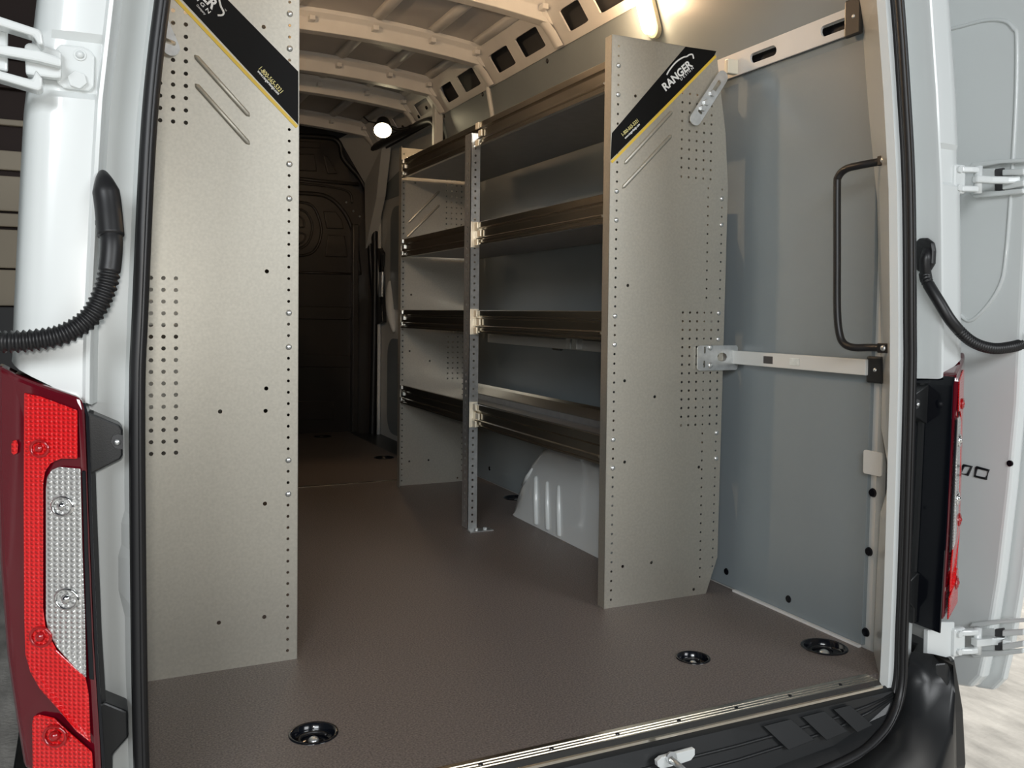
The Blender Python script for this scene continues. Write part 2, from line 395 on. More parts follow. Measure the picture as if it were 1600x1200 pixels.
for q in ([(440, 240), (491, 241), (495, 268), (440, 266)], [(505, 243), (511, 244), (527, 272), (511, 272)],
          [(505, 330), (524, 331), (534, 344), (537, 358), (510, 357)], [(512, 367), (538, 368), (543, 402), (507, 401)],
          [(440, 478), (557, 480), (545, 500), (440, 498)], [(440, 553), (546, 555), (550, 574), (440, 573)], [(440, 626), (520, 627), (522, 655), (440, 656)],
          [(440, 219), (501, 222), (502, 232), (440, 230)]):
    pressed(q)
bead([(440, 316), (470, 316), (488, 322), (498, 340), (502, 362), (496, 385), (480, 398), (440, 400)], .009)
bead([(440, 327), (470, 328), (483, 338), (488, 356), (482, 378), (468, 388), (440, 390)], .008)
bead([(440, 335), (464, 336), (474, 344), (475, 355)], .006)
bead([(440, 364), (474, 365), (476, 374), (466, 382), (440, 384)], .006)
bead([(440, 355), (475, 355)], .005, sm=False)
bead([(440, 425), (562, 428)], .008, sm=False)
for u, v in ((541, 316), (552, 330), (562, 338), (576, 366), (577, 386), (582, 405), (586, 447), (586, 486), (586, 537), (586, 588), (586, 655)):
    p = PY(u, v, YB); MB().dome(p + Vector((0, .0, 0)), (0, -1, 0), .008, .008).build('bulkhead_bolt', 'zinc', bh)
MB().box(.70, .74, 4.28, 4.34, 0, 1.35).build('frame_post', 'bulkhead', bh, .006)
# front roof corner and side of the van ahead of the sliding door
fp = MB().prism([(.80, 4.34, 1.2), (.78, 4.30, 1.62), (.62, 4.34, 1.90), (.70, 4.0, 1.93), (.79, 3.95, 1.80), (.80, 4.1, 1.5)], (.06, 0, .02)).build('trim_2', 'white_inner'); tag(fp, 'white corner pressing beside the bulkhead top', 'trim', kind='structure')

# ---- sliding door in the right side, seen from inside
sd = MB().box(.885, .915, 2.90, 4.42, -.10, 1.80).build('door_1', 'white_inner', None, .004); tag(sd, 'sliding side door with dark grey inset boards', 'door', kind='structure')
def dpanel(y0, y1, z0, z1, r=.06):
    plate(rrect(y0, y1, z0, z1, r, 5), [], .006, lambda a, b, n: Vector((.884 - n, a, b))).build('inset_board', 'wall_board', sd, .001)
dpanel(3.0, 4.22, 1.50, 1.74); dpanel(3.0, 4.05, .80, 1.44, .10); dpanel(3.0, 4.10, .02, .62, .12)
MB().prism([(.880, 4.17, 1.16), (.880, 4.24, 1.20), (.880, 4.12, .72), (.880, 4.28, .70)][::-1], (-.03, 0, 0)).build('latch_cover', 'black_plastic', sd, .006)
MB().box(.84, .852, 4.10, 4.17, .88, 1.04).build('latch_label', 'zinc', sd, .002)
MB().tube(smooth_path([(.876, 4.05, .98), (.868, 4.02, .88), (.866, 3.98, .76), (.874, 3.95, .66)], 5), [.008 + .022 * math.sin(math.pi * k / 15) for k in range(16)], 10).build('door_pull', 'white_inner', sd, 0, True)
MB().box(.70, .885, 2.95, 4.34, -.20, -.17).build('step_well', 'black_plastic', sd)
MB().box(.678, .70, 3.0, 4.34, -.20, -.006).build('step_riser', 'black_plastic', sd)
side = MB()
def ax(z): return MID + wx(min(z, 1.9)) - .012
loop = [(2.93, 1.45), (2.93, 1.66), (2.96, 1.74), (3.05, 1.785), (3.4, 1.80), (3.9, 1.81), (4.12, 1.80), (4.24, 1.75), (4.28, 1.62), (4.285, 1.3), (4.285, .8), (4.285, .2), (4.285, -.1)]
MB().tube(smooth_path([(ax(z), y, z) for y, z in loop], 5), .022, 10).build('door_seal', 'rubber', sd, 0, True)
MB().tube([(.868, 4.25, z) for z in (1.5, .9, .2, -.1)], .012, 8).build('door_edge', 'white_inner', sd, 0, True)
hs = MB().loft([[(MID + wx(1.80) + .01, y, 1.80), (MID + wx(1.88), y, 1.88), (MID + .70, y, 1.95), (MID + .74, y, 1.99), (MID + .86, y, 1.80)] for y in (2.92, 4.34)], closed=True, cap=True).build('trim_3', 'white_inner', None, .004)
tag(hs, 'white roof edge pressing above the sliding door', 'trim', kind='structure')
for (u, v) in ((650, 171), (655, 182), (667, 168), (630, 198), (625, 205)):
    p = PX(u, v, .765); MB().disc(p, (-1, 0, -.4), .010, .006, 10).build('trim_hole', 'gloss_black', hs)
MB().box(.752, .80, 2.90, 2.945, 0.0, 1.86).build('door_pillar', 'white_inner', hs, .008)

# ================================================================ THE VAN'S REAR BODY
van = empty('cargo_van', (MID, 0, -.68), 'white cargo van seen from behind with its rear doors swung open', 'van')
def hw(z):                                         # half width of the opening at the outer lip of the seal
    T = [(-.12, .765), (0, .776), (.15, .781), (.3, .783), (.645, .785), (.78, .781), (1.06, .768), (1.26, .747), (1.46, .720), (1.62, .690), (1.80, .640)]
    for (a, x), (b, y) in zip(T, T[1:]):
        if z <= b: return x + (y - x) * (z - a) / (b - a)
    return T[-1][1]
def notch(z):
    T = [(-.2, .145), (.30, .140), (.36, .135), (.40, .110), (.45, .110), (.50, .143), (.63, .142), (.857, .157), (1.083, .171), (1.315, .209), (1.514, .225), (3, .23)]
    for (a, x), (b, y) in zip(T, T[1:]):
        if z <= b: return x + (y - x) * (z - a) / (b - a)
for sgn in (1, -1):
    # inner frame of the opening (reveal + flange)
    secs = []
    for z in (1.80, 1.62, 1.46, 1.36, 1.26, 1.06, .9, .78, .645, .53, .47, .42, .33, .2, .1, 0, -.05):
        h = hw(z); n = notch(z); w = min(wx(z) + .012, .84)
        secs.append([(MID + sgn * x, y, z) for x, y in ((w + .03, n + .02), (w, n), (h - (.052 if sgn > 0 else .020), .024), (h - (.047 if sgn > 0 else .018), .006), (h - (.018 if sgn > 0 else .012), .004), (h - .006, .06), (h + .02, .07))])
    MB().loft(secs).build('opening_frame', 'white_paint', van)
    # outer pillar above the tail light
    secs = []
    for z in (1.95, 1.80, 1.62, 1.46, 1.26, 1.165, 1.155, 1.085, 1.075, .98, .86, .78, .72, .69):
        h = hw(z); r = .010 if 1.08 < z < 1.16 else 0.0
        k_ = 1.0 if z < .70 else 0.0
        secs.append([(MID + sgn * x, y, z + k_ * (max(-.045, min(.02, (x - h - .11) * .55)) + dz)) for x, y, dz in ((h - .004, .062, 0), (h + .041, .060, 0), (h + .046, .01, 0), (h + .048, -.016, 0), (h + .051, -.022, 0), (h + .056, -.023, 0),
                     (h + .060, -.018 + r, 0), (h + .10, -.017 + r, 0), (h + .122, -.013 + r * .6, 0), (h + .137, .002, 0), (h + .145, .03, 0), (h + .155, .12, 0), (h + .17, .5, 0), (h + .17, 1.2, 0))])
    o = MB().loft(secs).build('rear_pillar', 'white_paint', van, 0, True)
    e = o.modifiers.new('edge', 'EDGE_SPLIT'); e.split_angle = math.radians(38)
    # lower pillar recess behind the tail light
    secs = []
    for z in (.695, .6, .45, .3, .15, .08, .0, -.06):
        h = hw(z); secs.append([(MID + sgn * x, y, z) for x, y in ((h - .004, .062), (h + .085, .062), (h + .105, .08), (h + .125, .3), (h + .14, 1.2))])
    MB().loft(secs).build('lower_pillar', 'white_paint', van)
    # body side
    MB().prism([(MID + sgn * .955, 1.2, -.3), (MID + sgn * .965, 4.6, -.3), (MID + sgn * .955, 4.6, 1.0), (MID + sgn * .82, 4.6, 2.0), (MID + sgn * .82, 0.1, 2.0), (MID + sgn * .92, 1.2, 1.0)], (sgn * .01, 0, 0)).build('body_side', 'white_paint', van)
    # screws in the frame
    for z in (1.46, 1.16, .93, .57, .36, .08):
        h = hw(z); MB().disc((MID + sgn * (h - .008), .05, z), (-sgn, -.25, 0), .004, .002, 8).build('frame_hole', 'gloss_black', van)
# rubber seal round the opening: up one side, along the sill below the step
sl = []
for z in (1.80, 1.62, 1.46, 1.26, 1.06, .78, .645, .3, .1): sl.append((MID + hw(z) - .026, -.010, z))
sl += [(MID + .750, -.012, .0), (MID + .722, -.02, -.055), (MID + .66, -.035, -.092), (MID + .55, -.05, -.115), (MID + .3, -.06, -.128), (MID, -.062, -.13)]
sl += [(2 * MID - x - .014, y, z) for x, y, z in reversed(sl[:-1])]
MB().tube(smooth_path(sl, 6), .0105, 12).build('door_seal', 'rubber', van, 0, True)
MB().tube(smooth_path([(x + (.001 if x > 0 else -.001), y + .016, z) for x, y, z in sl], 6), .010, 8).build('seal_carrier', 'rubber', van, 0, True)
MB().tube(smooth_path([(x + (-.003 if x > 0 else .003), y - .010, z) for x, y, z in sl], 6), .003, 6).build('seal_lip', 'rubber', van, 0, True)

# ---- tail lights (left built from the photo, right mirrored)
YL = -.055
def lp(pts, y=YL):
    P = [PY(u, v, y) for u, v in pts]
    if y < 0:
        for p in P: p.y = y + max(0, (MID - .845) - p.x) * .62
    return P
OUT = [(-14, 572), (18, 588), (60, 602), (128, 622), (133, 640), (139, 800), (147, 1000), (157, 1160), (160, 1228), (34, 1228), (20, 1150), (4, 1050), (-8, 900), (-14, 740)]
def arc_outline(): return lp(OUT)
for side_ in (0, 1):
    L = put('tail_light', (lambda m: (m.mirrored() if side_ else m).mesh('tail_light'))(MB().loft([arc_outline(), [Vector((p.x, max(p.y, .055), p.z)) + Vector((0, .0, 0)) for p in arc_outline()]], closed=True, cap=True)), 'lens_dark', van, .008, False, 3)
    tag(L, 'red tail light with a clear reversing lens')
    def lens(name, pts, m, t=.004, bev=.0015, y=YL):
        P = lp(pts, y); mb = MB().prism(P, (0, -t, 0)); put(name, (mb.mirrored() if side_ else mb).mesh(name), m, L, bev)
    lens('red_lens', [(34, 618), (60, 622), (121, 641), (121, 717), (95, 719), (78, 728), (69, 742), (66, 760), (66, 960), (70, 992), (88, 1022), (134, 1058), (139, 1085), (142, 1160), (120, 1142), (86, 1112), (60, 1090), (44, 1066), (36, 1040), (34, 980), (33, 800)], 'lens_red')
    lens('clear_lens', [(70, 770), (72, 750), (80, 738), (92, 732), (126, 732), (129, 860), (133, 960), (135, 1058), (118, 1046), (88, 1018), (74, 995), (70, 975)], 'lens_clear')
    lens('lower_lens', [(47, 1148), (50, 1136), (60, 1131), (84, 1131), (104, 1145), (144, 1174), (147, 1226), (48, 1226)], 'lens_red')
    lens('side_lens', [(12, 702), (15, 696), (22, 695), (24, 702), (23, 716), (16, 720), (12, 716)], 'lens_red')
    lens('lens_edge', [(128, 735), (134, 735), (138, 860), (144, 1000), (147, 1062), (139, 1060), (134, 960)], 'gloss_black', .003)
    for (u, v, r, m) in ((60, 705, .0105, 'bulb_red'), (97, 793, .0125, 'chrome'), (104, 938, .0135, 'chrome'), (62, 1005, .0125, 'bulb_red'), (85, 1158, .0135, 'bulb_red')):
        c = lp([(u, v)])[0] + Vector((0, -.004, 0)); mb = MB(); n = 20
        ring = [c + Vector((math.cos(2 * math.pi * k / n) * r, -.0015 - .62 * math.cos(2 * math.pi * k / n) * r, math.sin(2 * math.pi * k / n) * r)) for k in range(n + 1)]
        mb.tube(ring, .0022, 6, cap=False); put('bulb_ring', (mb.mirrored() if side_ else mb).mesh('bulb_ring'), m, L, 0, True)
        mb = MB().dome(c, (0, -1, 0), r * .55, r * .5, 14); put('bulb', (mb.mirrored() if side_ else mb).mesh('bulb'), m, L, 0, True)
    for q, m, y, t in (([(128, 645), (134, 642), (188, 665), (192, 672), (192, 712), (188, 718), (137, 744)], 'black_plastic', .01, .05),
                       ([(150, 1105), (163, 1097), (200, 1112), (201, 1152), (176, 1180), (176, 1215), (158, 1215)], 'black_plastic', .01, .05)):
        mb = MB().prism(lp(q, y), (0, t, 0)); br = put('lamp_bracket', (mb.mirrored() if side_ else mb).mesh('lamp_bracket'), m, L, .003)
    mb = MB().prism(lp([(173, 690), (176, 681), (184, 678), (192, 680), (192, 702), (180, 700)], .009), (0, -.002, 0)); put('bracket_recess', (mb.mirrored() if side_ else mb).mesh('r'), 'dark_grey', L)
    c = PY(183, 691, .006); mb = MB().dome(c, (0, -1, 0), .005, .003); put('bracket_screw', (mb.mirrored() if side_ else mb).mesh('s'), 'zinc', L, 0, True)
    # dark inner wall of the lamp
    E_ = [PY(u, v, 0) for u, v in ((128, 624), (134, 645), (139, 800), (147, 1000), (157, 1160), (160, 1226))]
    mb = MB().loft([[(p.x + .001, -.050, p.z), (p.x + .0045, -.050, p.z), (p.x + .0045, .058, p.z), (p.x + .001, .058, p.z)] for p in E_], closed=True, cap=True)
    put('lamp_housing', (mb.mirrored() if side_ else mb).mesh('h'), 'gloss_black', L)
    mb = MB().loft([[(p.x + .004, .016, p.z), (p.x + .010, .018, p.z), (p.x + .010, .028, p.z), (p.x + .004, .030, p.z)] for p in E_[1:]], closed=True, cap=True)
    put('housing_rib', (mb.mirrored() if side_ else mb).mesh('h'), 'black_plastic', L)

# ---- rear door folded back along the right side
xo = 1.05
edge = [(-.075, 1.95), (-.075, 1.4), (-.078, 1.07), (-.068, .60), (-.055, .41), (-.035, .20), (-.014, .05), (.004, -.04), (.03, -.075), (.07, -.085), (.85, -.085), (.85, 1.95)]
dr = MB().prism([(xo, y, z) for y, z in edge], (.035, 0, 0)).build('rear_door', 'white_paint', van, .010, False, 3); tag(dr, 'white rear door folded back along the van side')
MB().prism([(xo + .036, y - .03 if y < .1 else y, z) for y, z in edge], (.02, 0, 0)).build('door_inner', 'white_paint', dr, .006)
grv = [PX(u, v, xo) for u, v in ((1474, 48), (1500, 42), (1540, 32), (1570, 33), (1584, 45), (1589, 60), (1588, 150), (1583, 250), (1578, 330), (1572, 400), (1565, 440), (1545, 475), (1517, 501), (1500, 492))]
MB().tube(smooth_path(grv, 6), .0045, 8).build('door_groove', 'white_paint', dr, 0, True)
# digits of the model badge
def badge(pts, closed=True):
    P = [PX(u, v, xo - .002) for u, v in pts]; P = P + [P[0]] if closed else P
    MB().tube(P, .0032, 6).build('badge_digit', 'gloss_black', dr)
badge([(1526, 730), (1545, 735), (1541, 748), (1523, 744)]); badge([(1506, 727), (1518, 729), (1512, 742), (1500, 740)])
badge([(1494, 724), (1482, 722), (1480, 729), (1490, 731), (1488, 738), (1476, 737)], False)
p = PX(1579, 724, xo - .001); MB().disc(p, (-1, 0, 0), .007, .004, 12).build('door_buffer', 'gloss_black', dr)

# ---- hinges
def hinge_parts(parent, pieces):
    for name, pts, plane, val, d, m, bev in pieces:
        P = [(PX if plane == 'x' else PY)(u, v, val) for u, v in pts]
        MB().prism(P, d).build(name, m, parent, bev)
def bar(pts, w, h, parent, name='hinge_arm', m='white_paint'):
    """flat bar along pts, w across the bar, h tall"""
    secs = []; P = [Vector(p) for p in pts]
    for i, p in enumerate(P):
        t = P[min(i + 1, len(P) - 1)] - P[max(i - 1, 0)]; n = Vector((-t.y, t.x, 0)).normalized() * w / 2; u = Vector((0, 0, h / 2))
        secs.append([p - n - u, p + n - u, p + n + u, p - n + u])
    MB().loft(secs, closed=True, cap=True).build(name, m, parent, min(w, h) * .25)
# left upper hinge
hg = MB().prism([PY(u, v, -.009) for u, v in ((88, 76), (95, 70), (130, 74), (142, 80), (148, 90), (147, 136), (140, 144), (100, 139), (88, 130))], (0, -.006, 0)).build('door_hinge', 'white_paint', van, .003)
c = PY(125, 86, -.015); MB().disc(c, (0, -1, 0), .008, .002, 20).build('hinge_washer', 'white_paint', hg, .0006); MB().dome(c + Vector((0, -.002, 0)), (0, -1, 0), .0055, .005).build('hinge_rivet', 'white_paint', hg, 0, True)
c = PY(121, 126, -.015); MB().disc(c, (0, -1, 0), .0125, .007, 6).build('hinge_bolt', 'white_paint', hg, .001)
def lbar(pts, y0, t, h):                           # piece drawn in the picture plane of the left side
    return MB().prism([PY(u, v, y0) for u, v in pts], (0, t, 0))
for pts, y0, t, nm in (([(38, 70), (44, 66), (62, 68), (96, 80), (96, 122), (84, 122), (40, 116)], -.030, .016, 'hinge_knuckle'),
                       ([(-40, 60), (0, 69), (60, 78), (96, 90), (96, 105), (60, 96), (0, 85), (-40, 76)], -.046, .016, 'hinge_arm'),
                       ([(-40, 12), (0, 25), (60, 45), (66, 50), (68, 70), (60, 70), (52, 56), (0, 40), (-40, 28)], -.062, .030, 'hinge_frame'),
                       ([(-40, 100), (0, 110), (50, 124), (56, 108), (66, 122), (66, 138), (60, 142), (0, 124), (-40, 114)], -.062, .030, 'hinge_frame'),
                       ([(-40, 28), (12, 44), (12, 112), (-40, 100)], -.028, .008, 'hinge_web')):
    lbar(pts, y0, t, 0).build(nm, 'white_paint', hg, .003)
tag(hg, 'white upper door hinge with bolted pillar plate')
# left door (folded back, outside the picture)
ld = MB().prism([(2 * MID - xo, y, z) for y, z in edge], (-.035, 0, 0)).build('rear_door', 'white_paint', van, .01)

# right hinges
def right_hinge(v0, s_, label, low):
    """v0: picture row of the hinge axis on the pillar"""
    c = PY(1491, v0, .004); z = c.z
    h = MB().box(c.x - .020, c.x + .018, -.012, .006, z - .032, z + .032).build('door_hinge', 'white_paint', van, .005); tag(h, label)
    for dz in (-.02, .02): MB().disc((c.x - .006, -.012, z + dz), (0, -1, 0), .008, .006, 6).build('hinge_bolt', 'white_paint', h, .001)
    e = PX(1600, v0 - 2, xo - .012)
    MB().tube([(c.x + .045, -.020, z - .03), (c.x + .045, -.020, z + .03)], .009, 12).build('hinge_pin', 'white_paint', h, 0, True)
    for dz in (-.021, .021): bar([(c.x + .004, -.008, z + dz), (c.x + .025, -.016, z + dz), (c.x + .048, -.020, z + dz)], .016, .013, h, 'hinge_knuckle')
    bar([(c.x + .028, -.024, z), (c.x + .07, -.030, z), (c.x + .105, -.045, z), (xo - .006, -.062, z)], .018, .016, h)
    fr = [PX(u, v0 + dv, xo - .016) for u, dv in ((1512, -20), (1518, -27), (1560, -32), (1605, -34), (1605, -28), (1560, -25), (1530, -20))]
    MB().prism(fr, (.016, 0, 0)).build('hinge_frame', 'white_paint', h, .003)
    fr = [PX(u, v0 + dv, xo - .016) for u, dv in ((1512, 18), (1520, 28), (1560, 25), (1598, 21), (1598, 13), (1560, 17), (1530, 17))]
    MB().prism(fr, (.016, 0, 0)).build('hinge_frame', 'white_paint', h, .003)
    for dv in (-11, 11):
        fr = [PX(u, v0 + dv * s_ + q, xo - .010) for u, q in ((1554, -6), (1568, -8), (1568, 8), (1554, 6))]
        MB().prism(fr, (.006, 0, 0)).build('hinge_pad', 'dark_grey', h, .002)
        P = [PX(1568, v0 + dv, xo - .014), PX(1602, v0 + dv * .8 - 4, xo - .014)]
        bar([tuple(P[0]), tuple(P[1])], .012, .014, h)
        fr = [PX(u, v0 + dv * s_ + q, xo - .006) for u, q in ((1530, -7), (1554, -7), (1554, 7), (1530, 7))]
        MB().prism(fr, (.004, 0, 0)).build('hinge_web', 'white_paint', h, .002)
right_hinge(281, 1, 'white upper door hinge linking right pillar and folded door', False)
right_hinge(1000, 1, 'white lower door hinge above the bumper corner', True)
# white bracket below the tail light
P = [PY(u, v, -.004) for u, v in ((1455, 972), (1492, 972), (1492, 1030), (1482, 1040), (1465, 1046), (1456, 1040), (1455, 1032), (1449, 1028), (1450, 985), (1456, 985))]
MB().prism(P, (0, .012, 0)).build('hinge_bracket', 'white_paint', van, .002)

# ---- corrugated cable conduits between pillar and door
def conduit(path, r, label, plain):
    P = smooth_path(path, 30); n = len(P); L = [0]
    for a, b in zip(P, P[1:]): L.append(L[-1] + (b - a).length)
    Q = []; R = []; step = .0011; d = 0; i = 0
    while d < L[-1]:
        while L[i + 1] < d: i += 1
        t = (d - L[i]) / (L[i + 1] - L[i]); Q.append(P[i].lerp(P[i + 1], t))
        f = d / L[-1]
        R.append(r * (.97 if plain[0] < f < plain[1] else (.91 + .11 * math.sin(d / (r * .52) * 2 * math.pi)))); d += step
    o = MB().tube(Q, R, 14).build('cable_conduit', 'rubber', van, 0, True); tag(o, label); return o
q = [PY(u, v, y) for u, v, y in ((166, 345, -.028), (174, 372, -.05), (172, 415, -.058), (163, 455, -.062), (140, 496, -.066), (100, 522, -.07), (50, 532, -.07), (0, 534, -.066), (-60, 530, -.05), (-130, 522, -.03))]
cdl = conduit(q, .0148, 'black corrugated cable conduit curving to the left door', (.09, .22))
bt = [PY(u, v, y) for u, v, y in ((160, 268, -.022), (163, 285, -.030), (168, 315, -.036), (171, 345, -.044), (173, 368, -.05))]
MB().tube(smooth_path(bt, 6), [.004 + .0135 * min(1, k / 9) for k in range(25)], 14).build('conduit_boot', 'rubber', cdl, 0, True)
MB().prism([PY(u, v, -.026) for u, v in ((152, 275), (158, 266), (166, 272), (166, 345), (158, 350), (151, 340))], (0, .012, 0)).build('boot_flange', 'rubber', cdl, .003)
q = [Vector(p) for p in (PX(1445, 428, .846), PY(1449, 441, -.004), PY(1467, 471, -.030), PY(1488, 504, -.048), PY(1516, 532, -.055), PY(1548, 544, -.062), PY(1580, 542, -.066), PY(1604, 534, -.068), PX(1628, 518, 1.05))]
cdr = conduit(q, .0125, 'black corrugated cable conduit hanging to the right door', (.08, .36))
bx = .848
P = [PX(u, v, bx) for u, v in ((1434, 392), (1434, 380), (1442, 372), (1453, 372), (1463, 379), (1465, 392), (1464, 412), (1458, 422), (1448, 427), (1438, 424), (1434, 412))]
MB().prism(P, (-.014, 0, 0)).build('boot_flange', 'rubber', cdr, .006, False, 3)
MB().tube([PX(1448, 388, bx - .014), PX(1446, 405, bx - .018), PX(1446, 425, bx - .008), PX(1448, 436, bx - .002)], [.008, .012, .012, .012], 12).build('conduit_boot', 'rubber', cdr, 0, True)

# ---- bumper with step
bt = empty('bumper', (MID, 0, -.4)); bt.parent = van; bt.matrix_parent_inverse = Matrix.Translation(-LOC[van.name])
LOC[bt.name] = Vector((MID, 0, -.4))
half = [(0, -.062, -.128), (.3, -.06, -.126), (.55, -.05, -.113), (.66, -.034, -.09), (.735, -.018, -.052), (.768, -.008, 0.0), (.783, -.006, .06)]
outer = [(0, -.20, -.145), (.3, -.197, -.143), (.55, -.18, -.135), (.70, -.15, -.12), (.82, -.085, -.085), (.875, -.045, -.02), (.885, -.030, .035)]
full = lambda A: [(MID - x, y, z) for x, y, z in reversed(A[1:])] + [(MID + x, y, z) for x, y, z in A]
inn, ou = full(half), full(outer)
low = [(x + (.012 if x > MID else -.012), y - .012, -.42) for x, y, z in ou]
secs = []
for a, b, c in zip(inn, ou, low):
    a, b, c = Vector(a), Vector(b), Vector(c); up = Vector((0, 0, .004))
    secs.append([a, a.lerp(b, .5) + up, b + Vector((0, .012, 0)), b + Vector((0, 0, -.012)), b.lerp(c, .5), c, c + Vector((0, .10, 0)), a + Vector((0, .03, -.1))])
MB().loft(secs, closed=True, cap=True).build('bumper_skin', 'black_plastic', bt, 0, True)
for sgn in (1, -1):                                # corner pieces
    secs = []
    for z, g in ((.03, 0), (-.0, .004), (-.08, .014), (-.2, .02), (-.42, .0)):
        secs.append([(MID + sgn * x, y, z) for x, y in ((.775, .0), (.80, -.012), (.865, -.026 - g), (.900 + g, -.022 - g), (.935 + g, .03), (.95 + g, .12), (.955 + g, .5), (.905, .5), (.90, .08))])
    MB().loft(secs, closed=True, cap=True).build('bumper_corner', 'black_plastic', bt, .004)
# step trim between the sill and the seal
secs = []
for x, y, z in inn:
    xx = max(-.742, min(.795, x)); yi = .002
    secs.append([(xx, yi + .01, -.012), (xx, yi - .004, -.020), (xx, min(y + .03, -.008), min(-.022, z + .018)), (xx, y, z)])
MB().loft(secs).build('step_trim', 'black_plastic', bt)
for t in (.35, .62):                               # long pressed ridges along the step
    P = []
    for (x, y, z) in inn[2:-2]:
        xx = max(-.742, min(.795, x)); y1, z1 = min(y + .03, -.008), min(-.022, z + .018)
        P.append((xx, -.002 + (y1 + .002) * t, -.020 + (z1 + .020) * t))
    MB().tube(P, .0035, 8).build('step_ridge', 'black_plastic', bt, 0, True)
for x0, x1 in ((.40, .47), (.50, .56), (.585, .63)):
    MB().prism([(x0, -.008, -.026), (x1, -.008, -.025), (x1 + .05, -.024, -.070), (x0 + .05, -.026, -.076)], (0, -.002, .001)).build('step_rib', 'black_plastic', bt, .0008)
st = MB().prism([PY(u, v, -.030) for u, v in ((1027, 1190), (1034, 1184), (1086, 1170), (1086, 1180), (1080, 1188), (1066, 1193), (1034, 1202), (1028, 1198))], (0, .01, 0)).build('latch_plate', 'white_paint', bt, .001)
a = PY(1048, 1186, -.036); MB().tube([a, a + Vector((.012, -.03, -.012)), a + Vector((.02, -.036, -.03))], .006, 10).build('latch_striker', 'zinc', bt, 0, True)
MB().disc(PY(1048, 1184, -.031), (0, -1, .3), .011, .005, 16).build('striker_washer', 'zinc', bt)
MB().box(.86, .91, -.055, -.03, -.30, -.24).build('reflector', 'lens_red', bt, .004)

# ---- grab handle on the right frame
gp = [PX(u, v, x) for u, v, x in ((1391, 249, .792), (1372, 253, .79), (1345, 258, .775), (1322, 264, .77), (1310, 276, .768), (1308, 295, .768), (1308, 400, .768), (1308, 480, .768), (1311, 518, .768), (1318, 536, .77), (1334, 543, .775), (1360, 543, .79), (1390, 544, .795))]
gh = MB().tube(smooth_path(gp, 6), .0088, 12).build('grab_handle', 'rubber', van, 0, True); tag(gh, 'black bent tube grab handle on the right frame')
for u, v, x in ((1382, 250, .785), (1382, 544, .788)):
    p = PX(u, v, x); MB().box(p.x - .004, p.x + .004, p.y - .022, p.y + .018, p.z - .011, p.z + .011).build('handle_foot', 'rubber', gh, .002)
    MB().dome(p + Vector((-.004, 0, 0)), (-1, -.2, 0), .007, .004).build('handle_bolt', 'zinc', gh, 0, True)

# ---- wheel arch
def arch():
    prof = [(1.80, 0.0), (1.76, .08), (1.70, .16), (1.63, .235), (1.56, .285), (1.47, .315), (1.38, .33), (1.28, .335), (1.18, .325), (1.10, .28), (1.04, .2), (1.0, .1), (.98, 0)]
    secs = []
    for x, s_, d in ((.86, 1.03, .015), (.735, 1.0, .008), (.705, .985, .0), (.690, .95, -.006), (.684, .90, -.012)):
        secs.append([(x, 1.36 + (y - 1.36) * s_, z * s_) for y, z in prof])
    # inner face down to the floor
    top = secs[-1]; face = [[(x_ - .016 * (1 - q), y_, z_ * q) for x_, y_, z_ in top] for q in (.9, .6, .3, 0)]
    return MB().loft(secs + face)
wa = arch().build('wheel_arch', 'white_paint', van, 0, True); tag(wa, 'light grey pressed wheel arch below the right shelving')
for u0, v0, u1, v1 in ((838, 746, 838, 818), (856, 754, 856, 826), (874, 760, 874, 836)):
    a, b = PX(u0, v0, .681), PX(u1, v1, .668)
    MB().tube([a + Vector((.004, 0, .006)), a, a.lerp(b, .5) + Vector((-.001, 0, 0)), b, b + Vector((.003, 0, -.006))], [.003, .010, .011, .010, .003], 10).build('arch_bead', 'white_paint', wa, 0, True)
a, b = PX(816, 758, .682), PX(832, 732, .684); MB().tube([a, a.lerp(b, .5), b], [.004, .008, .004], 8).build('arch_bead', 'white_paint', wa, 0, True)

# ================================================================ TIE-DOWN CUPS
def tie(k, label):
    u, v, r = CUPS[k]
    p = PZ(u, v, 0); p.z = 0
    t = empty('tie_down', p, label, 'tie-down', 'recessed tie-down cups in the load floor')
    n = 28; prof = [(r * 1.10, .0003), (r * 1.08, .0022), (r * 1.0, .0028), (r * .93, .0012), (r * .90, -.010), (r * .84, -.0145), (r * .3, -.0148), (.0005, -.0148)]
    secs = [[p + Vector((math.cos(2 * math.pi * k_ / n) * a, math.sin(2 * math.pi * k_ / n) * a, b)) for k_ in range(n)] for a, b in prof]
    MB().loft(secs, closed=True).build('cup', 'gloss_black', t, 0, True)
    MB().dome(p + Vector((0, 0, -.0146)), (0, 0, 1), r * .26, .009, 14).build('cup_bolt', 'zinc', t, 0, True)
    rg = [p + Vector((math.cos(math.pi * k / 12 + .2) * r * .62, math.sin(math.pi * k / 12 + .2) * r * .62, -.010)) for k in range(13)]
    MB().tube(rg, .003, 8).build('ring', 'rubber', t, 0, True)
    return t
tie(0, 'round black tie-down cup on bare floor beside the left shelving')
tie(1, 'round black tie-down cup on bare floor between sill and right shelving')
tie(2, 'wide black tie-down cup at the foot of the grey right wall')
tie(3, 'black tie-down cup far back near the dark bulkhead')
tie(4, 'black tie-down cup beside the sliding door step')
tie(5, 'black tie-down cup between wall and wheel arch')

